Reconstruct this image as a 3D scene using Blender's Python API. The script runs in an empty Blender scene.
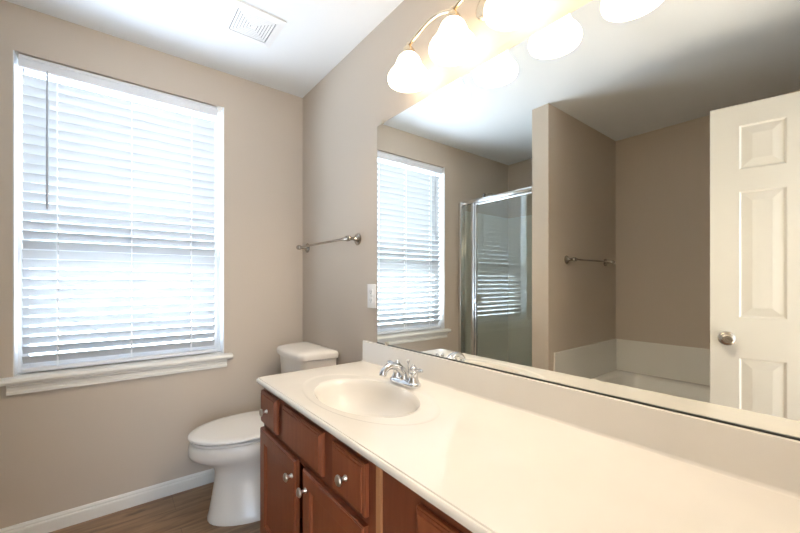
import bpy, bmesh, math
from mathutils import Vector, Matrix

# ---------------------------------------------------------------- camera, world, exposure
SC = bpy.context.scene
COL = SC.collection
R = math.radians
SC.view_settings.view_transform = 'Standard'
SC.view_settings.look = 'None'
SC.view_settings.gamma = 1.0
SC.view_settings.use_curve_mapping = False
SC.view_settings.exposure = 1.45

F_PX = 365.69                       # focal length in pixels of the 800 px wide frame
YAW = 0.6669
CAM = Vector((2.3857, -1.0271, 1.178))
cd = bpy.data.cameras.new('camera')
cd.sensor_fit = 'HORIZONTAL'
cd.sensor_width = 36.0
cd.lens = F_PX * 36.0 / 800.0
cd.shift_y = (281.956 - 266.5) / 800.0
cd.clip_start = 0.02
cam = bpy.data.objects.new('camera', cd)
COL.objects.link(cam)
fwd = Vector((-math.cos(YAW), math.sin(YAW), 0))
right = Vector((math.sin(YAW), math.cos(YAW), 0))
up = Vector((0, 0, 1))
cam.matrix_world = Matrix(((right.x, up.x, -fwd.x, CAM.x), (right.y, up.y, -fwd.y, CAM.y),
                           (right.z, up.z, -fwd.z, CAM.z), (0, 0, 0, 1)))
SC.camera = cam

SKY_LIGHT = (2.3, 2.9, 3.7)        # clear blue sky
GROUND_LIGHT = (5.7, 6.7, 7.9)   # sunlit pale ground outside
LAMP_STRENGTH = 3.6
BULB_STRENGTH = 150.0
w = bpy.data.worlds.new('daylight')
SC.world = w
w.use_nodes = True
nt = w.node_tree
nt.nodes.clear()
wo = nt.nodes.new('ShaderNodeOutputWorld')
wb = nt.nodes.new('ShaderNodeBackground')
wb.inputs['Strength'].default_value = 1.0
tc = nt.nodes.new('ShaderNodeTexCoord')
sx = nt.nodes.new('ShaderNodeSeparateXYZ')
mr = nt.nodes.new('ShaderNodeMapRange')
mr.inputs['From Min'].default_value = -0.25
mr.inputs['From Max'].default_value = 0.10
mx = nt.nodes.new('ShaderNodeMix')
mx.data_type = 'RGBA'
mx.inputs[6].default_value = (*GROUND_LIGHT, 1)
mx.inputs[7].default_value = (*SKY_LIGHT, 1)
nt.links.new(tc.outputs['Generated'], sx.inputs[0])
nt.links.new(sx.outputs['Z'], mr.inputs['Value'])
nt.links.new(mr.outputs['Result'], mx.inputs[0])
nt.links.new(mx.outputs[2], wb.inputs['Color'])
nt.links.new(wb.outputs[0], wo.inputs['Surface'])


FILL_SUN_STRENGTH = 38.0                 # sun added for fill light, bounced off the unseen bedroom floor
sl = bpy.data.lights.new('fill_sun', 'SUN')
sl.energy = FILL_SUN_STRENGTH
sl.color = (1.0, 0.99, 0.97)
sl.angle = R(0.6)
so = bpy.data.objects.new('fill_sun', sl)
so.rotation_euler = Vector((-math.cos(R(41)), 0.12, -math.sin(R(41)))).to_track_quat('-Z', 'Y').to_euler()
so.location = (9, -1, 6)
COL.objects.link(so)


def portal(name, loc, rot, sx_, sy_):
    ld = bpy.data.lights.new(name, 'AREA')
    ld.shape = 'RECTANGLE'
    ld.size, ld.size_y = sx_, sy_
    ld.cycles.is_portal = True
    o = bpy.data.objects.new(name, ld)
    o.location = loc
    o.rotation_euler = rot
    COL.objects.link(o)
    return o


portal('window_portal', (-0.17, -0.94, 1.49), (0, R(-90), 0), 1.5, 0.92)
portal('bedroom_fill_portal', (5.62, -1.875, 1.35), (0, R(90), 0), 1.9, 2.05)


# ---------------------------------------------------------------- materials
def mat(name, base, rough=0.5, metal=0.0, spec=0.5, coat=0.0, coat_rough=0.05, bump=None, var=None, sub=0.0):
    m = bpy.data.materials.new(name)
    m.use_nodes = True
    t = m.node_tree
    b = t.nodes['Principled BSDF']
    b.inputs['Base Color'].default_value = (*base, 1)
    b.inputs['Roughness'].default_value = rough
    b.inputs['Metallic'].default_value = metal
    b.inputs['Specular IOR Level'].default_value = spec
    b.inputs['Coat Weight'].default_value = coat
    b.inputs['Coat Roughness'].default_value = coat_rough
    co = t.nodes.new('ShaderNodeTexCoord')
    if var:
        scale, amt = var
        n = t.nodes.new('ShaderNodeTexNoise')
        n.inputs['Scale'].default_value = scale
        n.inputs['Detail'].default_value = 3
        r = t.nodes.new('ShaderNodeValToRGB')
        r.color_ramp.elements[0].position = 0.3
        r.color_ramp.elements[1].position = 0.7
        r.color_ramp.elements[0].color = (*[c * (1 - amt) for c in base], 1)
        r.color_ramp.elements[1].color = (*[min(1, c * (1 + amt)) for c in base], 1)
        t.links.new(co.outputs['Object'], n.inputs['Vector'])
        t.links.new(n.outputs['Fac'], r.inputs['Fac'])
        t.links.new(r.outputs['Color'], b.inputs['Base Color'])
    if bump:
        scale, strength = bump
        n = t.nodes.new('ShaderNodeTexNoise')
        n.inputs['Scale'].default_value = scale
        n.inputs['Detail'].default_value = 4
        bp = t.nodes.new('ShaderNodeBump')
        bp.inputs['Strength'].default_value = strength
        bp.inputs['Distance'].default_value = 0.002
        t.links.new(co.outputs['Object'], n.inputs['Vector'])
        t.links.new(n.outputs['Fac'], bp.inputs['Height'])
        t.links.new(bp.outputs['Normal'], b.inputs['Normal'])
    return m


def wood(name, dark, light, stretch, scale, rough, spec=0.5, coat=0.0):
    m = mat(name, light, rough, spec=spec, coat=coat, coat_rough=0.2)
    t = m.node_tree
    b = t.nodes['Principled BSDF']
    co = t.nodes.new('ShaderNodeTexCoord')
    mp = t.nodes.new('ShaderNodeMapping')
    mp.inputs['Scale'].default_value = stretch
    n = t.nodes.new('ShaderNodeTexNoise')
    n.inputs['Scale'].default_value = scale
    n.inputs['Detail'].default_value = 6
    n.inputs['Distortion'].default_value = 0.6
    r = t.nodes.new('ShaderNodeValToRGB')
    r.color_ramp.elements[0].position = 0.25
    r.color_ramp.elements[1].position = 0.75
    r.color_ramp.elements[0].color = (*dark, 1)
    r.color_ramp.elements[1].color = (*light, 1)
    t.links.new(co.outputs['Object'], mp.inputs['Vector'])
    t.links.new(mp.outputs['Vector'], n.inputs['Vector'])
    t.links.new(n.outputs['Fac'], r.inputs['Fac'])
    t.links.new(r.outputs['Color'], b.inputs['Base Color'])
    return m


def plank_floor(name):
    m = mat(name, (0.2, 0.14, 0.1), 0.38)
    t = m.node_tree
    b = t.nodes['Principled BSDF']
    co = t.nodes.new('ShaderNodeTexCoord')
    mp = t.nodes.new('ShaderNodeMapping')
    mp.inputs['Rotation'].default_value = (0, 0, R(90))
    br = t.nodes.new('ShaderNodeTexBrick')
    br.inputs['Scale'].default_value = 1.0
    br.inputs['Brick Width'].default_value = 1.22
    br.inputs['Row Height'].default_value = 0.18
    br.inputs['Mortar Size'].default_value = 0.0012
    br.inputs['Mortar Smooth'].default_value = 0.3
    br.offset = 0.37
    br.inputs['Color1'].default_value = (0.30, 0.185, 0.105, 1)
    br.inputs['Color2'].default_value = (0.34, 0.22, 0.13, 1)
    br.inputs['Mortar'].default_value = (0.18, 0.11, 0.065, 1)
    mp2 = t.nodes.new('ShaderNodeMapping')
    mp2.inputs['Scale'].default_value = (11.0, 1.3, 1.0)
    n = t.nodes.new('ShaderNodeTexNoise')
    n.inputs['Scale'].default_value = 3.0
    n.inputs['Detail'].default_value = 7
    n.inputs['Distortion'].default_value = 0.8
    r = t.nodes.new('ShaderNodeValToRGB')
    r.color_ramp.elements[0].position = 0.3
    r.color_ramp.elements[1].position = 0.7
    r.color_ramp.elements[0].color = (0.55, 0.5, 0.47, 1)
    r.color_ramp.elements[1].color = (1.12, 1.1, 1.08, 1)
    n2 = t.nodes.new('ShaderNodeTexNoise')          # knots
    n2.inputs['Scale'].default_value = 2.1
    n2.inputs['Detail'].default_value = 3
    mp3 = t.nodes.new('ShaderNodeMapping')
    mp3.inputs['Scale'].default_value = (4.0, 1.6, 1.0)
    r2 = t.nodes.new('ShaderNodeValToRGB')
    r2.color_ramp.elements[0].position = 0.30
    r2.color_ramp.elements[1].position = 0.40
    r2.color_ramp.elements[0].color = (0.22, 0.18, 0.16, 1)
    r2.color_ramp.elements[1].color = (1, 1, 1, 1)
    m1 = t.nodes.new('ShaderNodeMix')
    m1.data_type = 'RGBA'
    m1.blend_type = 'MULTIPLY'
    m1.inputs[0].default_value = 1
    m2 = t.nodes.new('ShaderNodeMix')
    m2.data_type = 'RGBA'
    m2.blend_type = 'MULTIPLY'
    m2.inputs[0].default_value = 1
    L = t.links.new
    L(co.outputs['Object'], mp.inputs['Vector'])
    L(mp.outputs['Vector'], br.inputs['Vector'])
    L(co.outputs['Object'], mp2.inputs['Vector'])
    L(mp2.outputs['Vector'], n.inputs['Vector'])
    L(n.outputs['Fac'], r.inputs['Fac'])
    L(co.outputs['Object'], mp3.inputs['Vector'])
    L(mp3.outputs['Vector'], n2.inputs['Vector'])
    L(n2.outputs['Fac'], r2.inputs['Fac'])
    L(br.outputs['Color'], m1.inputs[6])
    L(r.outputs['Color'], m1.inputs[7])
    L(m1.outputs[2], m2.inputs[6])
    L(r2.outputs['Color'], m2.inputs[7])
    L(m2.outputs[2], b.inputs['Base Color'])
    return m


def thin_glass(name, tint, ior=1.5, refl=1.0):
    m = bpy.data.materials.new(name)
    m.use_nodes = True
    t = m.node_tree
    t.nodes.clear()
    o = t.nodes.new('ShaderNodeOutputMaterial')
    fr = t.nodes.new('ShaderNodeFresnel')
    # the same reflectance on the way in and on the way out of the pane
    ge = t.nodes.new('ShaderNodeNewGeometry')
    io = t.nodes.new('ShaderNodeMapRange')
    io.inputs['To Min'].default_value = ior
    io.inputs['To Max'].default_value = 1.0 / ior
    t.links.new(ge.outputs['Backfacing'], io.inputs['Value'])
    t.links.new(io.outputs['Result'], fr.inputs['IOR'])
    tr = t.nodes.new('ShaderNodeBsdfTransparent')
    tr.inputs['Color'].default_value = (*tint, 1)
    gl = t.nodes.new('ShaderNodeBsdfGlossy')
    gl.inputs['Roughness'].default_value = 0.0
    gl.inputs['Color'].default_value = (refl, refl, refl, 1)
    mi = t.nodes.new('ShaderNodeMixShader')
    t.links.new(fr.outputs[0], mi.inputs[0])
    t.links.new(tr.outputs[0], mi.inputs[1])
    t.links.new(gl.outputs[0], mi.inputs[2])
    t.links.new(mi.outputs[0], o.inputs['Surface'])
    return m


def slat_material(name, base, amount):
    m = bpy.data.materials.new(name)
    m.use_nodes = True
    t = m.node_tree
    t.nodes.clear()
    o = t.nodes.new('ShaderNodeOutputMaterial')
    d = t.nodes.new('ShaderNodeBsdfPrincipled')
    d.inputs['Base Color'].default_value = (*base, 1)
    d.inputs['Roughness'].default_value = 0.4
    tl = t.nodes.new('ShaderNodeBsdfTranslucent')
    tl.inputs['Color'].default_value = (*base, 1)
    mi = t.nodes.new('ShaderNodeMixShader')
    mi.inputs[0].default_value = amount
    t.links.new(d.outputs[0], mi.inputs[1])
    t.links.new(tl.outputs[0], mi.inputs[2])
    t.links.new(mi.outputs[0], o.inputs['Surface'])
    return m


def emit(name, col, strength):
    m = bpy.data.materials.new(name)
    m.use_nodes = True
    t = m.node_tree
    t.nodes.clear()
    o = t.nodes.new('ShaderNodeOutputMaterial')
    e = t.nodes.new('ShaderNodeEmission')
    e.inputs['Color'].default_value = (*col, 1)
    e.inputs['Strength'].default_value = strength
    t.links.new(e.outputs[0], o.inputs['Surface'])
    return m


M = {}
M['wall'] = mat('greige_wall_paint', (0.55, 0.475, 0.395), 0.55, spec=0.3, bump=(90, 0.12))
M['ceiling'] = mat('white_ceiling_paint', (0.79, 0.81, 0.835), 0.8, spec=0.2, bump=(60, 0.15))
M['trim'] = mat('white_trim_paint', (0.78, 0.76, 0.71), 0.35)
M['door'] = mat('white_door_paint', (0.70, 0.685, 0.635), 0.38)
M['floor'] = plank_floor('brown_plank_floor')
M['slat'] = slat_material('white_blind_slat', (0.55, 0.55, 0.55), 0.06)
M['valance'] = mat('white_blind_valance', (0.74, 0.75, 0.78), 0.4)
M['cord'] = slat_material('white_cord', (0.9, 0.9, 0.9), 0.6)
M['wand'] = mat('grey_wand', (0.42, 0.43, 0.46), 0.3)
M['vinyl'] = mat('white_vinyl', (0.80, 0.80, 0.80), 0.4)
M['pane'] = thin_glass('window_glass', (0.97, 0.98, 0.98))
M['shower_glass'] = thin_glass('shower_glass', (0.86, 0.885, 0.855), 1.8)
M['marble'] = mat('cream_cultured_marble', (0.73, 0.69, 0.63), 0.15, coat=0.12, var=(7, 0.015))
M['ceramic'] = mat('white_ceramic', (0.80, 0.755, 0.69), 0.24, coat=0.0)
M['seat'] = mat('white_seat_plastic', (0.80, 0.765, 0.72), 0.22)
M['acrylic'] = mat('white_acrylic', (0.78, 0.76, 0.71), 0.25)
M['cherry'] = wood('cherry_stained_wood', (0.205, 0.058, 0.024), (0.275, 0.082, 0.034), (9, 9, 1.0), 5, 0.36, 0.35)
M['cherry_shaded'] = wood('cherry_shaded_frame', (0.14, 0.040, 0.018), (0.20, 0.060, 0.027), (9, 9, 1.0), 5, 0.4, 0.35)  # same cherry, darkened: the shade between the fronts is put into the colour
M['pale_edge'] = wood('light_wood_edge', (0.36, 0.17, 0.075), (0.45, 0.22, 0.1), (9, 9, 1.0), 5, 0.4)
M['dark'] = mat('dark_cavity', (0.015, 0.013, 0.012), 0.8)
M['chrome'] = mat('polished_chrome', (0.70, 0.715, 0.74), 0.05, metal=1)
M['nickel'] = mat('brushed_nickel', (0.41, 0.37, 0.32), 0.26, metal=1, bump=(400, 0.05))
M['satin'] = mat('satin_nickel_knob', (0.60, 0.56, 0.50), 0.34, metal=1)
M['brass'] = mat('warm_nickel_fixture', (0.80, 0.66, 0.48), 0.25, metal=1)
M['alu'] = mat('bright_aluminium', (0.82, 0.83, 0.84), 0.22, metal=1)
M['mirror'] = mat('mirror_silver', (0.91, 0.92, 0.88), 0.0, metal=1)
M['mirror_edge'] = mat('mirror_edge', (0.10, 0.11, 0.10), 0.3)
M['clip'] = mat('clear_plastic_clip', (0.62, 0.55, 0.45), 0.25)
M['plastic'] = mat('white_plastic', (0.80, 0.80, 0.79), 0.35)
M['vent'] = mat('white_vent_plastic', (0.80, 0.80, 0.80), 0.5)
M['slot'] = mat('outlet_slot', (0.05, 0.05, 0.05), 0.6)
M['shade'] = emit('frosted_glowing_glass', (1.0, 0.82, 0.60), LAMP_STRENGTH)
M['bulb'] = emit('lit_bulb', (1.0, 0.85, 0.66), BULB_STRENGTH)
M['carpet'] = mat('beige_carpet', (0.5, 0.44, 0.37), 0.95, bump=(300, 0.5))


# ---------------------------------------------------------------- mesh helpers
def new_bm():
    return bmesh.new()


def add_box(bm, x0, x1, y0, y1, z0, z1, bevel=0.0, seg=2, mi=0):
    r = bmesh.ops.create_cube(bm, size=1.0)
    vs = r['verts']
    for v in vs:
        v.co = Vector(((x0 + x1) / 2 + v.co.x * (x1 - x0), (y0 + y1) / 2 + v.co.y * (y1 - y0),
                       (z0 + z1) / 2 + v.co.z * (z1 - z0)))
    fs = {f for v in vs for f in v.link_faces}
    for f in fs:
        f.material_index = mi
    if bevel > 0:
        es = list({e for v in vs for e in v.link_edges})
        g = bmesh.ops.bevel(bm, geom=es, offset=bevel, segments=seg, profile=0.5, affect='EDGES')
        for f in g['faces']:
            f.material_index = mi
    return vs


def add_prism(bm, pts, axis, a0, a1):
    """polygon pts (2D) extruded along axis ('x','y','z') from a0 to a1; 2D order: x->(y,z) y->(x,z) z->(x,y)"""
    def P(p, a):
        if axis == 'x':
            return (a, p[0], p[1])
        if axis == 'y':
            return (p[0], a, p[1])
        return (p[0], p[1], a)
    A = [bm.verts.new(P(p, a0)) for p in pts]
    B = [bm.verts.new(P(p, a1)) for p in pts]
    n = len(pts)
    fs = [bm.faces.new(A[::-1]), bm.faces.new(B)]
    for i in range(n):
        fs.append(bm.faces.new((A[i], A[(i + 1) % n], B[(i + 1) % n], B[i])))
    bmesh.ops.recalc_face_normals(bm, faces=fs)
    return fs


def add_rings(bm, rings, cap0=True, cap1=True, closed=False):
    """loft closed rings (lists of points)"""
    V = [[bm.verts.new(p) for p in r] for r in rings]
    fs = []
    n = len(V[0])
    pairs = list(zip(V, V[1:])) + ([(V[-1], V[0])] if closed else [])
    for a, b in pairs:
        for i in range(n):
            fs.append(bm.faces.new((a[i], a[(i + 1) % n], b[(i + 1) % n], b[i])))
    if cap0 and not closed:
        fs.append(bm.faces.new(V[0][::-1]))
    if cap1 and not closed:
        fs.append(bm.faces.new(V[-1]))
    bmesh.ops.recalc_face_normals(bm, faces=fs)
    return V


def add_lathe(bm, prof, origin, axis=(0, 0, 1), n=32, cap0=True, cap1=True):
    """prof: (radius, height along axis)"""
    ax = Vector(axis).normalized()
    u = ax.orthogonal().normalized()
    v = ax.cross(u)
    o = Vector(origin)
    rings = []
    for r, h in prof:
        rings.append([o + ax * h + (u * math.cos(2 * math.pi * i / n) + v * math.sin(2 * math.pi * i / n)) * r for i in range(n)])
    return add_rings(bm, rings, cap0, cap1)


def smooth_path(pts, rad, k=6):
    """Catmull-Rom through pts with radii"""
    P = [Vector(p) for p in pts]
    out, ro = [], []
    for i in range(len(P) - 1):
        p0 = P[max(i - 1, 0)]
        p1, p2 = P[i], P[i + 1]
        p3 = P[min(i + 2, len(P) - 1)]
        for j in range(k):
            t = j / k
            out.append(0.5 * ((2 * p1) + (p2 - p0) * t + (2 * p0 - 5 * p1 + 4 * p2 - p3) * t * t + (3 * p1 - p0 - 3 * p2 + p3) * t ** 3))
            ro.append(rad[i] * (1 - t) + rad[i + 1] * t)
    out.append(P[-1])
    ro.append(rad[-1])
    return out, ro


def add_tube(bm, pts, rad, n=12, k=6, flat=1.0):
    pts, ro = smooth_path(pts, rad, k) if k > 1 else ([Vector(p) for p in pts], rad)
    rings = []
    u = None
    for i, p in enumerate(pts):
        d = (pts[min(i + 1, len(pts) - 1)] - pts[max(i - 1, 0)]).normalized()
        if u is None:
            u = d.orthogonal().normalized()
        u = (u - d * u.dot(d)).normalized()
        v = d.cross(u)
        rings.append([p + (u * math.cos(2 * math.pi * j / n) + v * math.sin(2 * math.pi * j / n) * flat) * ro[i] for j in range(n)])
    return add_rings(bm, rings)


def obj(name, bm, m, parent=None, smooth=False, angle=40):
    me = bpy.data.meshes.new(name)
    bm.to_mesh(me)
    bm.free()
    for mm in (m if isinstance(m, (list, tuple)) else [m]):
        me.materials.append(mm)
    if smooth:
        me.polygons.foreach_set('use_smooth', [True] * len(me.polygons))
        try:
            me.set_sharp_from_angle(angle=R(angle))
        except Exception:
            pass
    o = bpy.data.objects.new(name, me)
    COL.objects.link(o)
    if parent:
        o.parent = parent
        root = parent
        off = Vector((0, 0, 0))
        while root:
            off += root.location
            root = root.parent
        if off.length > 0:
            me.transform(Matrix.Translation(-off))
    return o


def thing(name, label, cat, loc, group=None):
    o = bpy.data.objects.new(name, None)
    o.empty_display_size = 0.1
    o.location = loc
    COL.objects.link(o)
    o['label'] = label
    o['category'] = cat
    if group:
        o['group'] = group
    return o


def tag(o, label, cat, group=None):
    o['label'] = label
    o['category'] = cat
    if group:
        o['group'] = group
    return o


def struct(o):
    o['kind'] = 'structure'
    return o


# ---------------------------------------------------------------- dimensions
H = 2.44
WL, WR, WB, WT = -1.380, -0.4973, 0.748, 2.2286       # bathroom window opening (y, y, z, z)
XE = 2.53                                              # entry wall
PX0, PX1, PY = 0.878, 1.005, -1.4016                   # partition between shower and tub
SHB, TBB = -2.35, -2.531                               # back of shower, back of tub alcove
DY0, DY1 = -1.452, -0.836                              # doorway in the entry wall
T = 0.15

# ---------------------------------------------------------------- setting
b = new_bm()
add_box(b, -T, XE + T, TBB - T, T, -0.1, 0)
struct(obj('floor', b, M['floor']))
b = new_bm()
add_box(b, -T, XE + T, TBB - T, T, H, H + 0.1)
struct(obj('ceiling', b, M['ceiling']))

b = new_bm()                                           # window wall with its opening
add_box(b, -T, 0, TBB - T, WL, 0, H)
add_box(b, -T, 0, WR, T, 0, H)
add_box(b, -T, 0, WL, WR, 0, WB - 0.035)
add_box(b, -T, 0, WL, WR, WT, H)
struct(obj('wall_window', b, M['wall']))
b = new_bm()
add_box(b, 0, XE + T, 0, T, 0, H)
struct(obj('wall_mirror', b, M['wall']))
b = new_bm()
add_box(b, PX0, PX1, TBB, PY, 0, H)
struct(obj('wall_partition', b, M['wall']))
b = new_bm()
add_box(b, 0, PX0, SHB - T, SHB, 0, H)
struct(obj('wall_shower', b, M['wall']))
b = new_bm()
add_box(b, PX0, XE + T, TBB - T, TBB, 0, H)
struct(obj('wall_tub', b, M['wall']))
b = new_bm()
add_box(b, XE, XE + 0.12, TBB, DY0, 0, H)
add_box(b, XE, XE + 0.12, DY1, 0, 0, H)
add_box(b, XE, XE + 0.12, DY0, DY1, 2.045, H)
struct(obj('wall_entry', b, M['wall']))

# unseen bedroom behind the doorway, added with its window to bring in fill light
b = new_bm()
add_box(b, XE + T, 5.8, -3.2, 1.2, -0.1, 0)
struct(obj('floor_bedroom', b, M['carpet']))
b = new_bm()
add_box(b, XE + T, 5.8, -3.2, 1.2, H, H + 0.1)
struct(obj('ceiling_bedroom', b, M['ceiling']))
b = new_bm()
add_box(b, 5.6, 5.8, -3.2, -2.9, 0, H)
add_box(b, 5.6, 5.8, -0.85, 1.2, 0, H)
add_box(b, 5.6, 5.8, -2.9, -0.85, 0, 0.4)
add_box(b, 5.6, 5.8, -2.9, -0.85, 2.3, H)
struct(obj('wall_bedroom_fill_window', b, M['wall']))  # added window opening, placed for the light it sends through the doorway
b = new_bm()
add_box(b, XE + T, 5.6, 1.05, 1.2, 0, H)
add_box(b, XE + 0.12, XE + T + 0.12, T, 1.05, 0, H)
struct(obj('wall_bedroom_north', b, M['wall']))
b = new_bm()
add_box(b, XE + T, 5.6, -3.2, -3.05, 0, H)
add_box(b, XE + 0.12, XE + T + 0.12, -3.05, TBB - T, 0, H)
struct(obj('wall_bedroom_south', b, M['wall']))


# baseboards
def base_profile(face, sgn):
    """profile in (distance from wall, z)"""
    return [(0, 0), (0.014, 0), (0.014, 0.050), (0.0125, 0.056), (0.009, 0.058), (0.0095, 0.066), (0.006, 0.074), (0, 0.076)]


prof = base_profile(0, 1)
b = new_bm()
add_prism(b, [(d, z) for d, z in prof], 'y', -1.55, 0.0)
struct(obj('baseboard_window', b, M['trim']))
b = new_bm()
add_prism(b, [(-d, z) for d, z in prof], 'x', 0.0145, 0.79)
struct(obj('baseboard_mirror', b, M['trim']))
b = new_bm()
add_prism(b, [(PY + d, z) for d, z in prof], 'x', PX0, PX1)
struct(obj('baseboard_partition', b, M['trim']))

# window: vinyl single-hung frame, sashes and panes
win = bpy.data.objects.new('window_1', None)
win.location = (-0.12, (WL + WR) / 2, WB)
COL.objects.link(win)
struct(win)
RZ = 1.305
b = new_bm()
X0, X1 = -0.149, -0.085
add_box(b, X0, X1, WL, WL + 0.016, WB - 0.03, WT)
add_box(b, X0, X1, WR - 0.016, WR, WB - 0.03, WT)
add_box(b, X0, X1, WL + 0.016, WR - 0.016, WT - 0.016, WT)
add_box(b, X0, X1, WL + 0.016, WR - 0.016, WB - 0.03, WB + 0.022)
obj('window_frame', b, M['vinyl'], win)


def sash(name, z0, z1, x0, x1, top=0.024, bot=0.024):
    y0, y1 = WL + 0.017, WR - 0.017
    b = new_bm()
    s = 0.024
    add_box(b, x0, x1, y0, y0 + s, z0, z1, 0.003)
    add_box(b, x0, x1, y1 - s, y1, z0, z1, 0.003)
    add_box(b, x0, x1, y0 + s, y1 - s, z1 - top, z1, 0.003)
    add_box(b, x0, x1, y0 + s, y1 - s, z0, z0 + bot, 0.003)
    o = obj(name, b, M['vinyl'], win)
    b = new_bm()
    xm = (x0 + x1) / 2
    add_box(b, xm - 0.002, xm + 0.002, y0 + s - 0.004, y1 - s + 0.004, z0 + bot - 0.004, z1 - top + 0.004)
    obj('pane', b, M['pane'], o)
    return o


sash('upper_sash', RZ - 0.036, WT - 0.017, -0.140, -0.118, bot=0.07)
sash('lower_sash', WB + 0.023, RZ + 0.036, -0.112, -0.090, top=0.07, bot=0.05)

# white drywall-return liner, stool and apron
b = new_bm()
for y0, y1 in ((WL, WL + 0.004), (WR - 0.004, WR)):
    add_box(b, -0.085, 0.0015, y0, y1, WB, WT)
struct(obj('trim_1', b, M['vinyl']))
b = new_bm()                                           # stool: rounded nose, horns past the opening
nose = [(-0.085, WB - 0.03), (0.036, WB - 0.03), (0.043, WB - 0.026), (0.047, WB - 0.015), (0.043, WB - 0.004), (0.036, WB), (-0.085, WB)]
add_prism(b, nose, 'y', WL + 0.0005, WR - 0.0005)
horn = [(0.0, WB - 0.03)] + nose[1:6] + [(0.0, WB)]
add_prism(b, horn, 'y', WL - 0.041, WL + 0.0005)
add_prism(b, horn, 'y', WR - 0.0005, WR + 0.041)
struct(obj('trim_2', b, M['trim'], smooth=True, angle=30))
b = new_bm()                                           # apron moulding
ap = [(0, WB - 0.03), (0.026, WB - 0.03), (0.025, WB - 0.04), (0.017, WB - 0.047), (0.015, WB - 0.06), (0.02, WB - 0.066), (0.019, WB - 0.078), (0, WB - 0.082)]
add_prism(b, ap, 'y', WL - 0.018, WR + 0.012)
struct(obj('trim_3', b, M['trim']))

# ---------------------------------------------------------------- window blind
bl = thing('window_blind', 'white slatted window blind with tilted slats over the bright bathroom window', 'blind', (-0.045, (WL + WR) / 2, WB))
BY0, BY1 = -1.364, -0.532
BX = -0.047
b = new_bm()
add_prism(b, [(-0.018, 2.166), (-0.010, 2.170), (-0.010, 2.205), (-0.014, 2.212), (-0.010, 2.222), (-0.018, 2.2275)], 'y', BY0, BY1)
add_box(b, -0.07, -0.018, BY0, BY0 + 0.006, 2.166, 2.2275)
add_box(b, -0.07, -0.018, BY1 - 0.006, BY1, 2.166, 2.2275)
obj('valance', b, M['valance'], bl)
b = new_bm()
add_box(b, -0.075, -0.022, BY0 + 0.012, BY1 - 0.012, 2.185, 2.2265)
obj('headrail', b, M['valance'], bl)
b = new_bm()
PITCH = 0.0452
TILT = R(-47)                                           # room edge higher
NS = 30
for i in range(NS):
    zc = 0.812 + i * PITCH
    ring = []
    n = 6
    for s in (1, -1):
        for j in range(n + 1):
            t = (j / n - 0.5) * s
            c = 0.0025 * (1 - 4 * t * t)
            px_, pz_ = t * 0.050, c + s * 0.0013
            ring.append((BX + px_ * math.cos(TILT) + pz_ * math.sin(TILT), zc - px_ * math.sin(TILT) + pz_ * math.cos(TILT)))
    add_prism(b, ring, 'y', BY0 + 0.008, BY1 - 0.008)
obj('slats', b, M['slat'], bl)
b = new_bm()
add_box(b, BX - 0.026, BX + 0.026, BY0 + 0.006, BY1 - 0.006, 0.757, 0.776, 0.004)
obj('bottom_rail', b, M['valance'], bl)
for y in (-1.235, -0.945, -0.665):
    b = new_bm()
    add_box(b, BX - 0.0015, BX + 0.0015, y - 0.0035, y + 0.0035, 0.77, 2.19)
    for x in (BX - 0.023, BX + 0.023):
        add_box(b, x - 0.0008, x + 0.0008, y - 0.002, y + 0.002, 0.77, 2.19)
    obj('ladder_cord', b, M['cord'], bl)
b = new_bm()
add_tube(b, [(-0.004, -1.268, 2.168), (-0.003, -1.268, 1.9), (-0.003, -1.268, 1.55), (-0.003, -1.268, 1.537)], [0.0035, 0.0042, 0.0048, 0.003], 8, 2)
add_tube(b, [(-0.012, -1.268, 2.178), (-0.006, -1.268, 2.174), (-0.004, -1.268, 2.165)], [0.002, 0.002, 0.002], 6, 2)
obj('tilt_wand', b, M['wand'], bl, smooth=True)

# ---------------------------------------------------------------- ceiling vent
cv = thing('ceiling_vent', 'square white ceiling vent with concentric square louvers above the toilet', 'vent', (0.53, -0.487, H))
VX, VY = 0.530, -0.487
b = new_bm()


def sq_ring(bm, o, i, z0o, z0i, th):
    rings = []
    for r, z in ((o, z0o), (i, z0i), (i, z0i + th), (o, z0o + th)):
        rings.append([(VX - r, VY - r, z), (VX + r, VY - r, z), (VX + r, VY + r, z), (VX - r, VY + r, z)])
    add_rings(bm, rings, closed=True)


sq_ring(b, 0.124, 0.088, H - 0.007, H - 0.012, 0.006)
obj('vent_frame', b, M['vent'], cv)
b = new_bm()
for k in range(6):
    o_ = 0.084 - k * 0.0128
    sq_ring(b, o_, o_ - 0.0102, H - 0.0105, H - 0.0110, 0.0025)
add_box(b, VX - 0.010, VX + 0.010, VY - 0.008, VY + 0.008, H - 0.013, H - 0.010)
obj('louvers', b, M['vent'], cv)
b = new_bm()
add_box(b, VX - 0.09, VX + 0.09, VY - 0.09, VY + 0.09, H - 0.003, H - 0.0005)
obj('duct_opening', b, M['dark'], cv)


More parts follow.
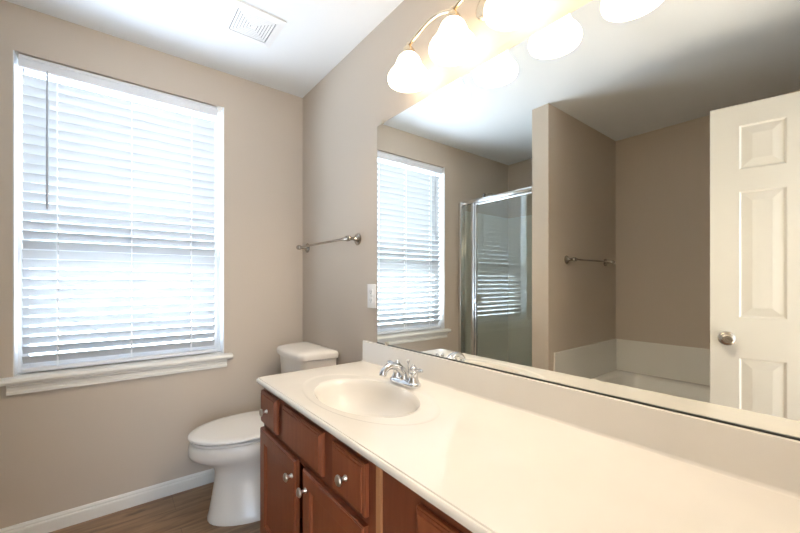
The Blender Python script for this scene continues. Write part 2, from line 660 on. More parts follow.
# ---------------------------------------------------------------- towel bars
def towel_bar(name, label, p0, p1, nrm, out):
    """posts at p0,p1 on the wall, nrm = direction into the room"""
    p0, p1, n = Vector(p0), Vector(p1), Vector(nrm)
    t = thing(name, label, 'towel bar', (p0 + p1) / 2, 'towel bars')
    ax = (p1 - p0).normalized()
    for p, s in ((p0, -1), (p1, 1)):
        b = new_bm()
        add_lathe(b, [(0.0, 0.0), (0.031, 0.0), (0.032, 0.004), (0.028, 0.008), (0.017, 0.012), (0.0110, 0.019), (0.0088, 0.030),
                      (0.0092, out - 0.017), (0.014, out - 0.010)], p, n, 24, False, True)
        c = p + n * out
        add_lathe(b, [(0.004, -0.024), (0.010, -0.020), (0.0145, -0.011), (0.0158, 0.0), (0.0145, 0.010), (0.0105, 0.015), (0.012, 0.020), (0.0105, 0.027), (0.006, 0.030)],
                  c, -ax * s, 20)
        obj('post', b, M['nickel'], t, smooth=True)
    b = new_bm()
    add_lathe(b, [(0.0062, 0.015), (0.0062, (p1 - p0).length - 0.015)], p0 + n * out, ax, 16)
    obj('bar', b, M['nickel'], t, smooth=True)
    return t


towel_bar('towel_bar', 'brushed nickel towel bar on the wall above the toilet', (0.085, 0, 1.405), (0.722, 0, 1.405), (0, -1, 0), 0.062)
towel_bar('towel_bar', 'brushed nickel towel bar on the partition wall above the tub', (PX1, -1.655, 1.345), (PX1, -2.315, 1.345), (1, 0, 0), 0.062)

# ---------------------------------------------------------------- wall outlet
ot = thing('wall_outlet', 'white duplex wall outlet beside the mirror edge', 'outlet', (0.855, 0, 1.107))
b = new_bm()
add_box(b, 0.818, 0.892, -0.006, 0.0, 1.047, 1.167, 0.003)
obj('cover_plate', b, M['plastic'], ot, smooth=True)
for zc in (1.128, 1.086):
    b = new_bm()
    pts = []
    for i in range(24):
        a = 2 * math.pi * i / 24
        pts.append((0.855 + 0.0165 * max(-1, min(1, 1.25 * math.cos(a))), zc + 0.0142 * max(-1, min(1, 1.15 * math.sin(a)))))
    add_prism(b, pts, 'y', -0.0085, -0.0055)
    o = obj('receptacle', b, M['plastic'], ot)
    b = new_bm()
    add_box(b, 0.8475, 0.8495, -0.0088, -0.008, zc - 0.003, zc + 0.007)
    add_box(b, 0.8605, 0.8625, -0.0088, -0.008, zc - 0.003, zc + 0.006)
    add_lathe(b, [(0.0025, 0), (0.0025, 0.0008)], (0.855, -0.008, zc - 0.008), (0, -1, 0), 10)
    obj('slots', b, M['slot'], o)
b = new_bm()
add_lathe(b, [(0.003, 0.0), (0.003, 0.001), (0.002, 0.0016)], (0.855, -0.006, 1.107), (0, -1, 0), 12)
obj('screw', b, M['nickel'], ot)

# ---------------------------------------------------------------- toilet
TX = 0.352
tl = thing('toilet', 'white two-piece toilet with closed oval lid beside the vanity', 'toilet', (TX, -0.4, 0))


def egg(z, yf, yb, hw, n=40, p=2.0, cx=TX, back=2.6):
    """egg ring: front at yf (more negative), back at yb"""
    yc = yf + (yb - yf) * 0.55
    out = []
    for i in range(n):
        a = 2 * math.pi * i / n
        c, s = math.cos(a), math.sin(a)
        e = p if s < 0 else back
        x = hw * math.copysign(abs(c) ** (2 / e), c)
        y = (yc - yf) * -abs(s) ** (2 / e) if s < 0 else (yb - yc) * abs(s) ** (2 / e)
        out.append((cx + x, yc + y, z))
    return out


b = new_bm()
lev = [(0.0, -0.658, -0.10, 0.166, 0.383), (0.010, -0.659, -0.10, 0.167, 0.383), (0.03, -0.652, -0.10, 0.160, 0.381), (0.09, -0.640, -0.10, 0.143, 0.377), (0.17, -0.626, -0.10, 0.128, 0.372),
       (0.225, -0.620, -0.09, 0.124, 0.369), (0.255, -0.632, -0.08, 0.138, 0.366), (0.278, -0.664, -0.07, 0.160, 0.360), (0.297, -0.702, -0.06, 0.178, 0.355), (0.312, -0.726, -0.05, 0.190, TX),
       (0.332, -0.737, -0.04, 0.195, TX), (0.362, -0.737, -0.04, 0.195, TX), (0.378, -0.733, -0.04, 0.191, TX), (0.384, -0.726, -0.04, 0.185, TX)]
add_rings(b, [egg(z, a_, c_, h_, cx=x_) for z, a_, c_, h_, x_ in lev])
obj('bowl', b, M['ceramic'], tl, smooth=True, angle=60)
b = new_bm()
add_rings(b, [egg(0.3865, -0.722, -0.255, 0.180), egg(0.3895, -0.728, -0.25, 0.185), egg(0.398, -0.728, -0.25, 0.185), egg(0.4005, -0.722, -0.255, 0.180)])
obj('seat', b, M['seat'], tl, smooth=True, angle=50)
b = new_bm()
add_rings(b, [egg(0.4075, -0.733, -0.24, 0.190), egg(0.410, -0.738, -0.235, 0.195), egg(0.417, -0.738, -0.235, 0.195), egg(0.4215, -0.733, -0.24, 0.190),
              egg(0.4245, -0.70, -0.26, 0.165), egg(0.4265, -0.60, -0.35, 0.09)])
for s in (-1, 1):
    add_box(b, TX + s * 0.075 - 0.022, TX + s * 0.075 + 0.022, -0.262, -0.236, 0.386, 0.416, 0.006)
obj('lid', b, M['seat'], tl, smooth=True, angle=50)


KX = 0.316


def tank_ring(z, hw, yf, yb, ins=0.0, r=0.045):
    """rounded rectangle with a bowed front and sides narrowing to the front"""
    pts = []
    hf = hw * 0.90
    def corner(cx, cy, rr, a0):
        for k in range(6):
            a = a0 + k * R(90) / 5
            pts.append((cx + rr * math.cos(a), cy + rr * math.sin(a), z))
    corner(KX + hw - 0.015, yb - 0.015, 0.015, 0)
    corner(KX - hw + 0.015, yb - 0.015, 0.015, R(90))
    corner(KX - hf + r, yf + r + 0.012, r, R(180))
    for k in range(1, 6):
        t = k / 6
        pts.append((KX - (hf - r) * (1 - 2 * t), yf + 0.012 - 0.016 * math.sin(math.pi * t), z))
    corner(KX + hf - r, yf + r + 0.012, r, R(270))
    return pts


b = new_bm()
add_rings(b, [tank_ring(0.386, 0.175, -0.205, -0.012), tank_ring(0.395, 0.182, -0.212, -0.012), tank_ring(0.60, 0.192, -0.226, -0.012), tank_ring(0.742, 0.201, -0.232, -0.012)])
obj('tank', b, M['ceramic'], tl, smooth=True, angle=50)
b = new_bm()
add_rings(b, [tank_ring(0.743, 0.203, -0.236, -0.010), tank_ring(0.746, 0.212, -0.247, -0.006), tank_ring(0.770, 0.214, -0.249, -0.006), tank_ring(0.782, 0.208, -0.242, -0.010),
              tank_ring(0.791, 0.18, -0.205, -0.035), tank_ring(0.794, 0.12, -0.16, -0.07)])
obj('tank_lid', b, M['ceramic'], tl, smooth=True, angle=50)

# ---------------------------------------------------------------- vanity cabinets
FY = -0.517                       # face-frame plane
CZ = 0.756                        # cabinet top


def knob(parent, x, y, z):
    b = new_bm()
    add_lathe(b, [(0.0085, 0.0), (0.0085, 0.0025), (0.0055, 0.005), (0.0048, 0.012), (0.0062, 0.0155), (0.0125, 0.0185), (0.0150, 0.0215), (0.0150, 0.0240),
                  (0.0118, 0.0275), (0.006, 0.0292)], (x, y, z), (0, -1, 0), 24)
    return obj('knob', b, M['satin'], parent, smooth=True, angle=50)


def drawer_front(parent, name, x0, x1, z0, z1, with_knob):
    b = new_bm()
    y0 = FY - 0.001
    add_box(b, x0, x1, y0 - 0.012, y0, z0, z1, 0.002)
    # stepped raised field
    rings = []
    for ins, y in ((0.0038, y0 - 0.0115), (0.0046, y0 - 0.0145), (0.0105, y0 - 0.0150), (0.0113, y0 - 0.0174), (0.0125, y0 - 0.018)):
        rings.append([(x0 + ins, y, z0 + ins), (x1 - ins, y, z0 + ins), (x1 - ins, y, z1 - ins), (x0 + ins, y, z1 - ins)])
    add_rings(b, rings)
    o = obj(name, b, M['cherry'], parent)
    if with_knob:
        knob(o, (x0 + x1) / 2, y0 - 0.018, (z0 + z1) / 2)
    return o


def cab_door(parent, x0, x1, z0, z1, kx, kz):
    b = new_bm()
    y0 = FY - 0.001
    rings = []
    fr = 0.052
    prof_ = [(0.0, 0.0), (0.0, 0.0135), (0.004, 0.0175), (0.0065, 0.0165), (0.009, 0.018), (fr, 0.018), (fr + 0.003, 0.015), (fr + 0.006, 0.0145), (fr + 0.010, 0.009), (fr + 0.012, 0.0085)]
    for ins, d in prof_:
        rings.append([(x0 + ins, y0 - d, z0 + ins), (x1 - ins, y0 - d, z0 + ins), (x1 - ins, y0 - d, z1 - ins), (x0 + ins, y0 - d, z1 - ins)])
    add_rings(b, rings)
    o = obj('door', b, M['cherry'], parent)
    knob(o, kx, y0 - 0.018, kz)
    return o


def cabinet(label, x0, x1, stiles, rails, group):
    c = thing('vanity_cabinet', label, 'cabinet', ((x0 + x1) / 2, -0.27, 0), group)
    b = new_bm()
    t = 0.016
    add_box(b, x0, x0 + t, FY + 0.018, -0.003, 0.0, CZ)
    add_box(b, x1 - t, x1, FY + 0.018, -0.003, 0.0, CZ)
    add_box(b, x0 + t, x1 - t, FY + 0.018, -0.003, 0.10, 0.116)
    add_box(b, x0 + t, x1 - t, -0.012, -0.003, 0.116, CZ)
    obj('carcass', b, M['cherry_shaded'], c)
    b = new_bm()
    add_box(b, x0 + t, x1 - t, -0.452, -0.44, 0.0, 0.10)
    obj('toe_kick', b, M['cherry_shaded'], c)
    b = new_bm()
    for a0, a1 in stiles:
        add_box(b, a0, a1, FY, FY + 0.018, 0.10, CZ)
    xs = sorted(stiles)
    for (a0, a1), (c0, c1) in zip(xs, xs[1:]):
        for z0, z1 in rails:
            add_box(b, a1, c0, FY, FY + 0.018, z0, z1)
    obj('face_frame', b, M['cherry_shaded'], c)
    return c


GC = 'cherry vanity cabinets under the long countertop'
c1 = cabinet('cherry wood vanity cabinet under the sink with two doors', 0.800, 1.649,
             [(0.800, 0.838), (0.975, 1.065), (1.362, 1.452), (1.598, 1.649)], [(0.10, 0.135), (0.555, 0.605), (0.715, CZ)], GC)
drawer_front(c1, 'drawer', 0.803, 0.984, 0.588, 0.722, True)
drawer_front(c1, 'false_front', 1.050, 1.374, 0.588, 0.722, False)
drawer_front(c1, 'drawer', 1.441, 1.614, 0.586, 0.722, True)
cab_door(c1, 0.803, 1.178, 0.118, 0.564, 1.182 - 0.028, 0.505)
cab_door(c1, 1.241, 1.611, 0.118, 0.564, 1.241 + 0.028, 0.505)
b = new_bm()
add_box(b, 1.6495, 1.6705, FY - 0.006, -0.45, 0.0, CZ, 0.002)
tag(obj('filler_strip', b, M['pale_edge']), 'pale wood filler strip between the two cherry vanity cabinets', 'trim strip')
c2 = cabinet('cherry wood vanity cabinet right of the pale strip with a wide plain stile', 1.671, XE - 0.002,
             [(1.671, 1.845), (2.185, 2.26), (2.47, XE - 0.002)], [(0.10, 0.135), (0.34, 0.375), (0.555, 0.612), (0.708, CZ)], GC)
drawer_front(c2, 'drawer', 1.808, 2.215, 0.600, 0.714, True)
drawer_front(c2, 'drawer', 1.808, 2.215, 0.362, 0.566, True)
drawer_front(c2, 'drawer', 1.808, 2.215, 0.118, 0.348, True)
cab_door(c2, 2.232, 2.505, 0.118, 0.714, 2.262, 0.66)

# ---------------------------------------------------------------- countertop with moulded basin
CT = 0.775
ct = thing('vanity_countertop', 'long cream cultured marble countertop with moulded oval sink', 'countertop', (1.66, -0.28, CT))
CX0, CX1, CY0, CY1 = 0.797, XE - 0.002, -0.5418, -0.001
SXC, SYC = 1.270, -0.312
b = new_bm()
import math as _m
RX0, RX1, RY0, RY1 = CX0 + 0.008, 1.745, CY0, -0.020
angs = [2 * _m.pi * i / 96 for i in range(96)]
for cx_, cy_ in ((RX0, RY0), (RX1, RY0), (RX1, RY1), (RX0, RY1)):
    angs.append(_m.atan2(cy_ - SYC, cx_ - SXC) % (2 * _m.pi))
angs = sorted(angs)


def rect_pt(a):
    c, s = _m.cos(a), _m.sin(a)
    tt = []
    if abs(c) > 1e-9:
        tt.append(((RX1 if c > 0 else RX0) - SXC) / c)
    if abs(s) > 1e-9:
        tt.append(((RY1 if s > 0 else RY0) - SYC) / s)
    t = min(tt)
    return (SXC + c * t, SYC + s * t, CT)


def ell_pt(a, A, B, z, dx=0, dy=0):
    # same polar direction on the ellipse
    c, s = _m.cos(a), _m.sin(a)
    r = 1 / _m.sqrt((c / A) ** 2 + (s / B) ** 2)
    return (SXC + dx + c * r, SYC + dy + s * r, z)


rings = [[rect_pt(a) for a in angs]]
for A, B, z in ((0.342, 0.190, CT), (0.338, 0.187, CT - 0.0008), (0.330, 0.182, CT - 0.0026), (0.318, 0.176, CT - 0.0036), (0.262, 0.162, CT - 0.0034), (0.246, 0.158, CT - 0.0046),
                (0.236, 0.153, CT - 0.012), (0.229, 0.148, CT - 0.024), (0.219, 0.140, CT - 0.048), (0.200, 0.126, CT - 0.078), (0.168, 0.104, CT - 0.104),
                (0.120, 0.075, CT - 0.122), (0.065, 0.045, CT - 0.131), (0.022, 0.022, CT - 0.134)):
    rings.append([ell_pt(a, A, B, z) for a in angs])
add_rings(b, rings, cap0=False, cap1=True)
# rest of the flat top
# flat remainder: right of the basin field and the strip under the backsplash
bz = CT
for q in (((1.745, CY0), (CX1, CY0), (CX1, -0.020), (1.745, -0.020)), ((RX0, -0.020), (CX1, -0.020), (CX1, CY1), (RX0, CY1))):
    f = b.faces.new([b.verts.new((x, y, bz)) for x, y in q])
# rolled edge swept along the left end and the front
pf = [(0.0, 0.0), (0.0018, -0.0026), (0.0036, -0.0026), (0.0052, -0.0012), (0.0080, -0.0010), (0.0112, -0.0032), (0.0132, -0.0080), (0.0128, -0.0145), (0.0095, -0.0182), (0.0, -0.0188)]
path = [((RX0, CY1), (-1, 0)), ((RX0, CY0 + 0.014), (-1, 0)), ((RX0 + 0.004, CY0 + 0.004), (-0.75, -0.75)), ((RX0 + 0.014, CY0), (0, -1)), ((CX1, CY0), (0, -1))]
V = []
for (px_, py_), (nx, ny) in path:
    V.append([b.verts.new((px_ + nx * o, py_ + ny * o, CT + z)) for o, z in pf])
for A_, B_ in zip(V, V[1:]):
    for i in range(len(pf) - 1):
        b.faces.new((A_[i], A_[i + 1], B_[i + 1], B_[i]))
b.faces.new([v for v in V[0]])
b.faces.new([v for v in V[-1]][::-1])
bmesh.ops.recalc_face_normals(b, faces=b.faces[:])
# underside: a lip all round so the slab has its thickness
for x0, x1, y0, y1 in ((RX0, CX1, CY0, CY0 + 0.02), (RX0, RX0 + 0.02, CY0 + 0.02, CY1), (RX0 + 0.02, CX1, -0.04, CY1)):
    add_box(b, x0, x1, y0, y1, CT - 0.0188, CT - 0.004)
obj('counter_slab', b, M['marble'], ct, smooth=True, angle=35)
b = new_bm()
bs = [(-0.0005, CT + 0.0001), (-0.030, CT + 0.0001), (-0.030, CT + 0.0003), (-0.0255, CT + 0.0012), (-0.0225, CT + 0.004), (-0.0205, CT + 0.009), (-0.0195, 0.8755), (-0.0188, 0.8774), (-0.0172, 0.8778), (-0.0005, 0.8778)]
add_prism(b, bs, 'x', CX0 + 0.001, CX1)
tag(obj('backsplash', b, M['marble'], smooth=True, angle=30), 'cream backsplash strip standing on the countertop below the mirror', 'backsplash')
b = new_bm()
add_lathe(b, [(0.021, 0.0), (0.021, 0.0025), (0.017, 0.0035), (0.013, 0.0025), (0.012, 0.006), (0.004, 0.008)], (SXC, SYC, CT - 0.134), (0, 0, 1), 24)
obj('drain', b, M['chrome'], ct, smooth=True)

# ---------------------------------------------------------------- faucet
FX, FYY = 1.262, -0.117
fz = CT + 0.0003
fc = thing('faucet', 'chrome two-handle faucet with arched spout behind the oval sink', 'faucet', (FX, FYY, fz))


def stadium(hl, r, z, n=12):
    pts = []
    for k in range(n + 1):
        a = -math.pi / 2 + math.pi * k / n
        pts.append((FX + hl + r * math.cos(a), FYY + r * math.sin(a), z))
    for k in range(n + 1):
        a = math.pi / 2 + math.pi * k / n
        pts.append((FX - hl + r * math.cos(a), FYY + r * math.sin(a), z))
    return pts


b = new_bm()
add_rings(b, [stadium(0.053, 0.027, fz), stadium(0.053, 0.0285, fz + 0.003), stadium(0.053, 0.0285, fz + 0.010), stadium(0.053, 0.0265, fz + 0.014),
              stadium(0.052, 0.023, fz + 0.0165), stadium(0.051, 0.020, fz + 0.0215), stadium(0.05, 0.016, fz + 0.023)])
obj('base_plate', b, M['chrome'], fc, smooth=True, angle=50)
for s in (-1, 1):
    b = new_bm()
    hx = FX + s * 0.051
    add_lathe(b, [(0.0225, 0.014), (0.023, 0.020), (0.0200, 0.026), (0.0175, 0.034), (0.0160, 0.044), (0.0175, 0.049), (0.0175, 0.053), (0.0135, 0.057),
                  (0.0150, 0.062), (0.0155, 0.068), (0.0115, 0.075), (0.0070, 0.078), (0.0075, 0.081), (0.0040, 0.085)], (hx, FYY, fz), (0, 0, 1), 24)
    h = obj('handle', b, M['chrome'], fc, smooth=True, angle=60)
    b = new_bm()
    add_tube(b, [(hx + s * 0.010, FYY, fz + 0.066), (hx + s * 0.025, FYY - 0.002, fz + 0.068), (hx + s * 0.044, FYY - 0.004, fz + 0.070), (hx + s * 0.057, FYY - 0.005, fz + 0.070)],
             [0.0060, 0.0066, 0.0085, 0.0050], 12, 4, 0.75)
    obj('lever', b, M['chrome'], h, smooth=True, angle=60)
b = new_bm()
add_lathe(b, [(0.0195, 0.018), (0.020, 0.026), (0.0165, 0.034), (0.015, 0.042), (0.0135, 0.046)], (FX, FYY - 0.004, fz), (0, 0, 1), 24)
add_tube(b, [(FX, FYY - 0.002, fz + 0.034), (FX, FYY - 0.012, fz + 0.053), (FX, FYY - 0.036, fz + 0.072), (FX, FYY - 0.062, fz + 0.080), (FX, FYY - 0.085, fz + 0.078),
             (FX, FYY - 0.101, fz + 0.067), (FX, FYY - 0.107, fz + 0.058)], [0.0165, 0.0158, 0.0145, 0.0135, 0.0128, 0.0124, 0.0124], 18, 5)
add_lathe(b, [(0.0128, 0.0), (0.0138, 0.003), (0.0138, 0.012), (0.0122, 0.015)], (FX, FYY - 0.1085, fz + 0.048), (0, 0.16, 1), 20)
obj('spout', b, M['chrome'], fc, smooth=True, angle=50)
b = new_bm()
add_lathe(b, [(0.0028, 0.0), (0.0028, 0.060), (0.0060, 0.064), (0.0068, 0.069), (0.0050, 0.074), (0.002, 0.076)], (FX, FYY + 0.017, fz + 0.018), (0, 0, 1), 14)
obj('lift_rod', b, M['chrome'], fc, smooth=True)

# ---------------------------------------------------------------- vanity mirror
MX0, MX1, MZ0, MZ1 = 0.9063, XE - 0.03, 0.8805, 1.9413
mi_ = thing('vanity_mirror', 'large frameless mirror on the wall above the vanity backsplash', 'mirror', ((MX0 + MX1) / 2, 0, MZ0))
b = new_bm()
add_box(b, MX0, MX1, -0.0045, -0.0005, MZ0, MZ1)
b.faces.ensure_lookup_table()
for f in b.faces:
    f.material_index = 0 if f.normal.y < -0.5 else 1
obj('mirror_glass', b, [M['mirror'], M['mirror_edge']], mi_)
b = new_bm()
add_box(b, MX0, 2.318, -0.0075, -0.0005, MZ0 - 0.0025, MZ0 - 0.0001)
add_box(b, MX0, 2.318, -0.0075, -0.0052, MZ0 - 0.0025, MZ0 + 0.0022)
obj('bottom_channel', b, M['mirror_edge'], mi_)
for x, z, s in ((0.948, MZ1, 1), (2.20, MZ1, 1), (0.985, MZ0, -1), (2.335, MZ0, -1)):
    b = new_bm()
    zc = z + (0.006 if s > 0 else 0.004)
    add_box(b, x - 0.010, x + 0.010, -0.0095, -0.0052, zc - 0.009, zc + 0.008, 0.0015)
    add_lathe(b, [(0.0035, 0.0), (0.003, 0.002), (0.001, 0.0025)], (x, -0.0095, zc + s * 0.003), (0, -1, 0), 12)
    obj('clip', b, M['clip'], mi_)

# ---------------------------------------------------------------- vanity light
LXS = [1.288, 1.523, 1.758, 1.990]
LY, LZ = -0.12, 2.068            # shade axis, top of the glass
vl = thing('vanity_light', 'four-lamp vanity light bar with frosted bell shades above the mirror', 'light fixture', (1.64, 0, 2.12))
b = new_bm()
xc = (LXS[1] + LXS[2]) / 2
add_rings(b, [[(xc + hw * math.cos(2 * math.pi * i / 40), y, 2.135 + hh * math.sin(2 * math.pi * i / 40)) for i in range(40)]
              for hw, hh, y in ((0.11, 0.062, -0.001), (0.112, 0.064, -0.010), (0.100, 0.054, -0.018), (0.05, 0.03, -0.024))])
add_tube(b, [(xc, -0.02, 2.135), (xc, -0.07, 2.138), (xc, -0.12, 2.128)], [0.012, 0.010, 0.010], 12, 4)
obj('backplate', b, M['brass'], vl, smooth=True)
b = new_bm()
pts = [(LXS[0] - 0.032, LY, 2.104), (LXS[0] - 0.012, LY, 2.099)]
for i in range(4):
    pts.append((LXS[i], LY, 2.100))
    if i < 3:
        d = LXS[i + 1] - LXS[i]
        for f_, z in ((0.22, 2.112), (0.45, 2.126), (0.7, 2.124), (0.88, 2.110)):
            pts.append((LXS[i] + d * f_, LY, z))
pts += [(LXS[3] + 0.012, LY, 2.099), (LXS[3] + 0.032, LY, 2.104)]
add_tube(b, pts, [0.002] + [0.0068] * (len(pts) - 2) + [0.002], 12, 4, 1.0)
obj('arm_bar', b, M['brass'], vl, smooth=True)
for x in LXS:
    b = new_bm()
    add_lathe(b, [(0.006, 0.038), (0.009, 0.034), (0.008, 0.026), (0.014, 0.020), (0.024, 0.006), (0.026, -0.004), (0.024, -0.010), (0.012, -0.012)], (x, LY, LZ + 0.004), (0, 0, 1), 24)
    cup = obj('socket_cup', b, M['brass'], vl, smooth=True)
    b = new_bm()
    outer = [(0.020, 0.0), (0.030, -0.004), (0.041, -0.016), (0.048, -0.032), (0.053, -0.046), (0.0615, -0.060), (0.073, -0.074), (0.0805, -0.088), (0.0820, -0.098), (0.0785, -0.109)]
    inner = [(0.0750, -0.107), (0.0775, -0.097), (0.0755, -0.088), (0.068, -0.075), (0.0565, -0.061), (0.048, -0.046), (0.043, -0.032), (0.036, -0.018), (0.020, -0.008)]
    add_lathe(b, outer + inner, (x, LY, LZ - 0.004), (0, 0, 1), 40, False, True)
    obj('glass_shade', b, M['shade'], vl, smooth=True, angle=70)
    b = new_bm()
    add_lathe(b, [(0.010, 0.040), (0.012, 0.028), (0.020, 0.012), (0.026, -0.003), (0.024, -0.016), (0.013, -0.025), (0.003, -0.028)], (x, LY, LZ - 0.072), (0, 0, 1), 20)
    obj('bulb', b, M['bulb'], vl, smooth=True)

# ---------------------------------------------------------------- shower (seen in the mirror)
SY = -1.600
sb = new_bm()
add_box(sb, 0.001, PX0 - 0.001, SY - 0.045, SY + 0.045, 0, 0.11, 0.012)
add_box(sb, 0.001, PX0 - 0.001, SHB + 0.001, SY - 0.045, 0, 0.05)
tag(obj('shower_tray', sb, M['acrylic'], smooth=True), 'white shower base with raised curb inside the glass enclosure', 'shower base')
ss = thing('shower_surround', 'white shower wall panels behind the shower glass', 'wall panels', (0.4, SHB, 0.05))
b = new_bm()
add_box(b, 0.001, 0.011, SHB + 0.0125, SY + 0.02, 0.1105, 1.862, 0.003)
obj('side_panel', b, M['acrylic'], ss)
b = new_bm()
add_box(b, PX0 - 0.011, PX0 - 0.001, SHB + 0.0125, SY + 0.02, 0.1105, 1.862, 0.003)
obj('side_panel', b, M['acrylic'], ss)
b = new_bm()
add_box(b, 0.001, PX0 - 0.001, SHB + 0.001, SHB + 0.012, 0.0505, 1.862, 0.003)
obj('back_panel', b, M['acrylic'], ss)

se = thing('shower_enclosure', 'framed glass shower enclosure with bright metal header beside the window', 'shower enclosure', (0.44, SY, 0.11))
b = new_bm()
add_box(b, 0.012, PX0 - 0.012, SY - 0.018, SY + 0.018, 1.902, 1.934, 0.004)
obj('header', b, M['alu'], se, smooth=True)
b = new_bm()
add_box(b, 0.012, PX0 - 0.012, SY - 0.018, SY + 0.018, 0.111, 0.128, 0.003)
obj('sill_track', b, M['alu'], se, smooth=True)
for x0, x1 in ((0.0115, 0.044), (PX0 - 0.040, PX0 - 0.0115)):
    b = new_bm()
    add_box(b, x0, x1, SY - 0.016, SY + 0.050, 0.128 if x0 > 0.5 else 0.1285, 1.925, 0.004)
    obj('wall_jamb', b, M['alu'], se, smooth=True)
b = new_bm()
add_box(b, 0.138, 0.172, SY - 0.014, SY + 0.014, 0.128, 1.902, 0.004)
obj('post', b, M['alu'], se, smooth=True)
b = new_bm()
add_box(b, 0.040, 0.138, SY - 0.003, SY + 0.003, 0.128, 1.902)
obj('side_glass', b, M['shower_glass'], se)
b = new_bm()
DX0, DX1 = 0.178, PX0 - 0.042
add_box(b, DX0, DX0 + 0.016, SY - 0.010, SY + 0.010, 0.135, 1.895, 0.003)
add_box(b, DX1 - 0.016, DX1, SY - 0.010, SY + 0.010, 0.135, 1.895, 0.003)
add_box(b, DX0 + 0.016, DX1 - 0.016, SY - 0.010, SY + 0.010, 1.882, 1.895, 0.003)
add_box(b, DX0 + 0.016, DX1 - 0.016, SY - 0.010, SY + 0.010, 0.135, 0.150, 0.003)
sd = obj('shower_door', b, M['alu'], se)
b = new_bm()
add_box(b, DX0 + 0.016, DX1 - 0.016, SY - 0.003, SY + 0.003, 0.150, 1.882)
obj('door_glass', b, M['shower_glass'], sd)
b = new_bm()
add_box(b, DX0 + 0.014, DX0 + 0.040, SY + 0.0105, SY + 0.040, 0.985, 1.065, 0.006)
obj('door_handle', b, M['alu'], sd, smooth=True)

sh = thing('shower_sprayer', 'chrome shower head on the wall above the glass enclosure', 'shower head', (0.0, -1.95, 2.05))
b = new_bm()
add_lathe(b, [(0.028, 0.0), (0.026, 0.005), (0.012, 0.010)], (0.0, -1.95, 2.05), (1, 0, 0), 20)
add_tube(b, [(0.004, -1.95, 2.05), (0.06, -1.95, 2.06), (0.11, -1.95, 2.045), (0.14, -1.95, 2.01)], [0.008] * 4, 10, 4)
obj('arm', b, M['chrome'], sh, smooth=True)
b = new_bm()
add_lathe(b, [(0.011, 0.0), (0.014, 0.015), (0.020, 0.030), (0.036, 0.055), (0.038, 0.062), (0.034, 0.066)], (0.135, -1.95, 2.02), (0.6, 0, -0.8), 24)
obj('spray_head', b, M['chrome'], sh, smooth=True)

# ---------------------------------------------------------------- bathtub alcove (seen in the mirror)
TX0, TX1, TY0, TY1, TZ = PX1 + 0.002, XE - 0.002, TBB + 0.002, -1.475, 0.395
tb = thing('bathtub', 'white alcove bathtub behind the partition wall and open door', 'bathtub', ((TX0 + TX1) / 2, -2.0, 0))


def rrect(x0, x1, y0, y1, z, r, n=6):
    pts = []
    for cx_, cy_, a0 in ((x1 - r, y1 - r, 0), (x0 + r, y1 - r, 90), (x0 + r, y0 + r, 180), (x1 - r, y0 + r, 270)):
        for k in range(n + 1):
            a = R(a0 + 90 * k / n)
            pts.append((cx_ + r * math.cos(a), cy_ + r * math.sin(a), z))
    return pts


b = new_bm()
add_rings(b, [rrect(TX0, TX1, TY0, TY1, 0.0, 0.003), rrect(TX0, TX1, TY0, TY1, TZ - 0.012, 0.003), rrect(TX0 + 0.003, TX1 - 0.003, TY0 + 0.003, TY1 - 0.004, TZ - 0.003, 0.008),
              rrect(TX0 + 0.012, TX1 - 0.012, TY0 + 0.012, TY1 - 0.014, TZ, 0.02), rrect(TX0 + 0.085, TX1 - 0.085, TY0 + 0.085, TY1 - 0.09, TZ, 0.14),
              rrect(TX0 + 0.10, TX1 - 0.10, TY0 + 0.10, TY1 - 0.105, TZ - 0.012, 0.14), rrect(TX0 + 0.12, TX1 - 0.13, TY0 + 0.12, TY1 - 0.125, TZ - 0.12, 0.14),
              rrect(TX0 + 0.17, TX1 - 0.22, TY0 + 0.16, TY1 - 0.165, TZ - 0.30, 0.12), rrect(TX0 + 0.24, TX1 - 0.30, TY0 + 0.22, TY1 - 0.22, TZ - 0.335, 0.10)])
obj('tub_shell', b, M['acrylic'], tb, smooth=True, angle=50)
b = new_bm()
add_lathe(b, [(0.03, 0.0), (0.03, 0.003), (0.012, 0.005)], (TX1 - 0.40, -2.0, TZ - 0.335), (0, 0, 1), 20)
obj('tub_drain', b, M['chrome'], tb, smooth=True)
tsr = thing('tub_surround', 'low white wall panels around the bathtub', 'wall panels', ((TX0 + TX1) / 2, TBB, TZ))
for nm, q in (('end_panel', (PX1 + 0.001, PX1 + 0.013, TBB + 0.0135, -1.469)), ('end_panel', (XE - 0.013, XE - 0.001, TBB + 0.0135, -1.469)), ('back_panel', (PX1 + 0.001, XE - 0.001, TBB + 0.001, TBB + 0.013))):
    b = new_bm()
    add_box(b, *q, TZ + 0.001, 0.671, 0.003)
    obj(nm, b, M['acrylic'], tsr)

# ---------------------------------------------------------------- entry door, standing open
dr = bpy.data.objects.new('door_1', None)
hinge = Vector((2.508, -1.444, 0.008))
latch = Vector((1.912, -1.303, 0.008))
dx = (latch - hinge).normalized()
ang = math.atan2(dx.y, dx.x)
COL.objects.link(dr)
struct(dr)
DW, DH, DT = 0.611, 2.008, 0.035


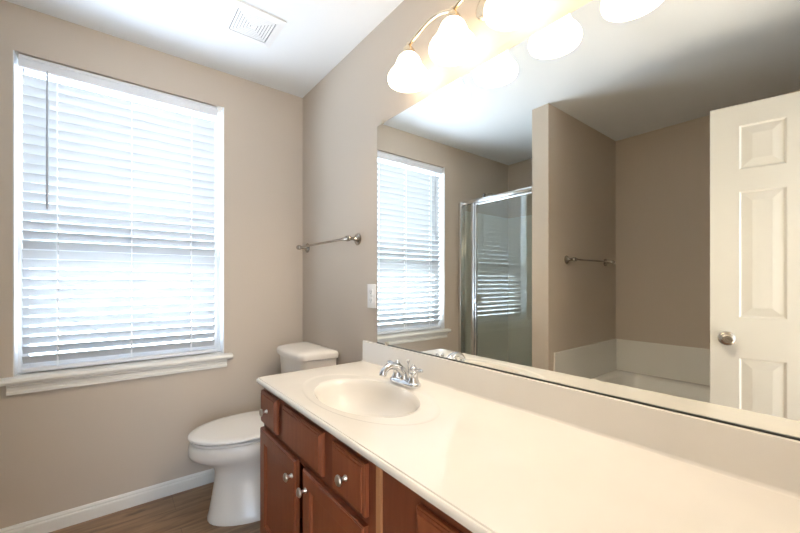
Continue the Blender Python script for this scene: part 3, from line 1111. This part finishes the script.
def door_side(b, yo, sg):
    """stiles and rails proud of the slab, panels with raised fields; u = distance from the hinge"""
    d = 0.006
    pl = [(0.104, 0.262), (0.349, 0.507)]                 # panel columns
    pr = [(0.19, 0.812), (1.002, 1.597), (1.700, 1.908)]  # panel rows
    def bx(u0, u1, z0, z1):
        y0, y1 = sorted((yo, yo + sg * d))
        add_box(b, u0, u1, y0, y1, z0, z1)
    bx(0, pl[0][0], 0, DH)
    bx(pl[0][1], pl[1][0], 0, DH)
    bx(pl[1][1], DW, 0, DH)
    zz = [0] + [z for p in pr for z in p] + [DH]
    for (u0, u1) in pl:
        for k in range(0, len(zz), 2):
            bx(u0, u1, zz[k], zz[k + 1])
        for (z0, z1) in pr:
            rings = []
            for ins, dd in ((0.0, d), (0.003, d - 0.0015), (0.008, 0.0012), (0.013, 0.0012), (0.044, d - 0.0008), (0.046, d - 0.0006)):
                y = yo + sg * dd
                rings.append([(u0 + ins, y, z0 + ins), (u1 - ins, y, z0 + ins), (u1 - ins, y, z1 - ins), (u0 + ins, y, z1 - ins)])
            add_rings(b, rings, cap0=False)


b = new_bm()
add_box(b, 0, DW, -DT / 2 + 0.006, DT / 2 - 0.006, 0, DH)
door_side(b, DT / 2 - 0.006, 1)
door_side(b, -DT / 2 + 0.006, -1)
obj('door_slab', b, M['door'], dr)
for s in (-1, 1):
    b = new_bm()
    add_lathe(b, [(0.032, 0.0), (0.033, 0.004), (0.029, 0.009), (0.014, 0.013), (0.012, 0.026), (0.017, 0.032), (0.0265, 0.040), (0.0285, 0.048), (0.027, 0.056), (0.020, 0.0605),
                  (0.0165, 0.0615), (0.0155, 0.0590), (0.0080, 0.0590), (0.0070, 0.0615), (0.002, 0.0615)], (DW - 0.060, s * DT / 2, 0.900), (0, s, 0), 28)
    obj('door_knob', b, M['nickel'], dr, smooth=True, angle=50)
b = new_bm()
add_box(b, DW - 0.0005, DW + 0.001, -0.012, 0.012, 0.87, 0.93)
obj('latch_plate', b, M['nickel'], dr)
for z in (0.22, 1.02, 1.80):
    b = new_bm()
    add_lathe(b, [(0.006, -0.045), (0.006, 0.045)], (-0.004, -DT / 2 - 0.004, z), (0, 0, 1), 12)
    obj('hinge', b, M['nickel'], dr, smooth=True)
dr.location = hinge
dr.rotation_euler = (0, 0, ang)

b = new_bm()                                           # door casing on the bathroom side
add_box(b, XE - 0.014, XE, DY1, DY1 + 0.057, 0, 2.10)
add_box(b, XE - 0.014, XE, DY0, DY1, 2.045, 2.10)
struct(obj('trim_4', b, M['trim']))
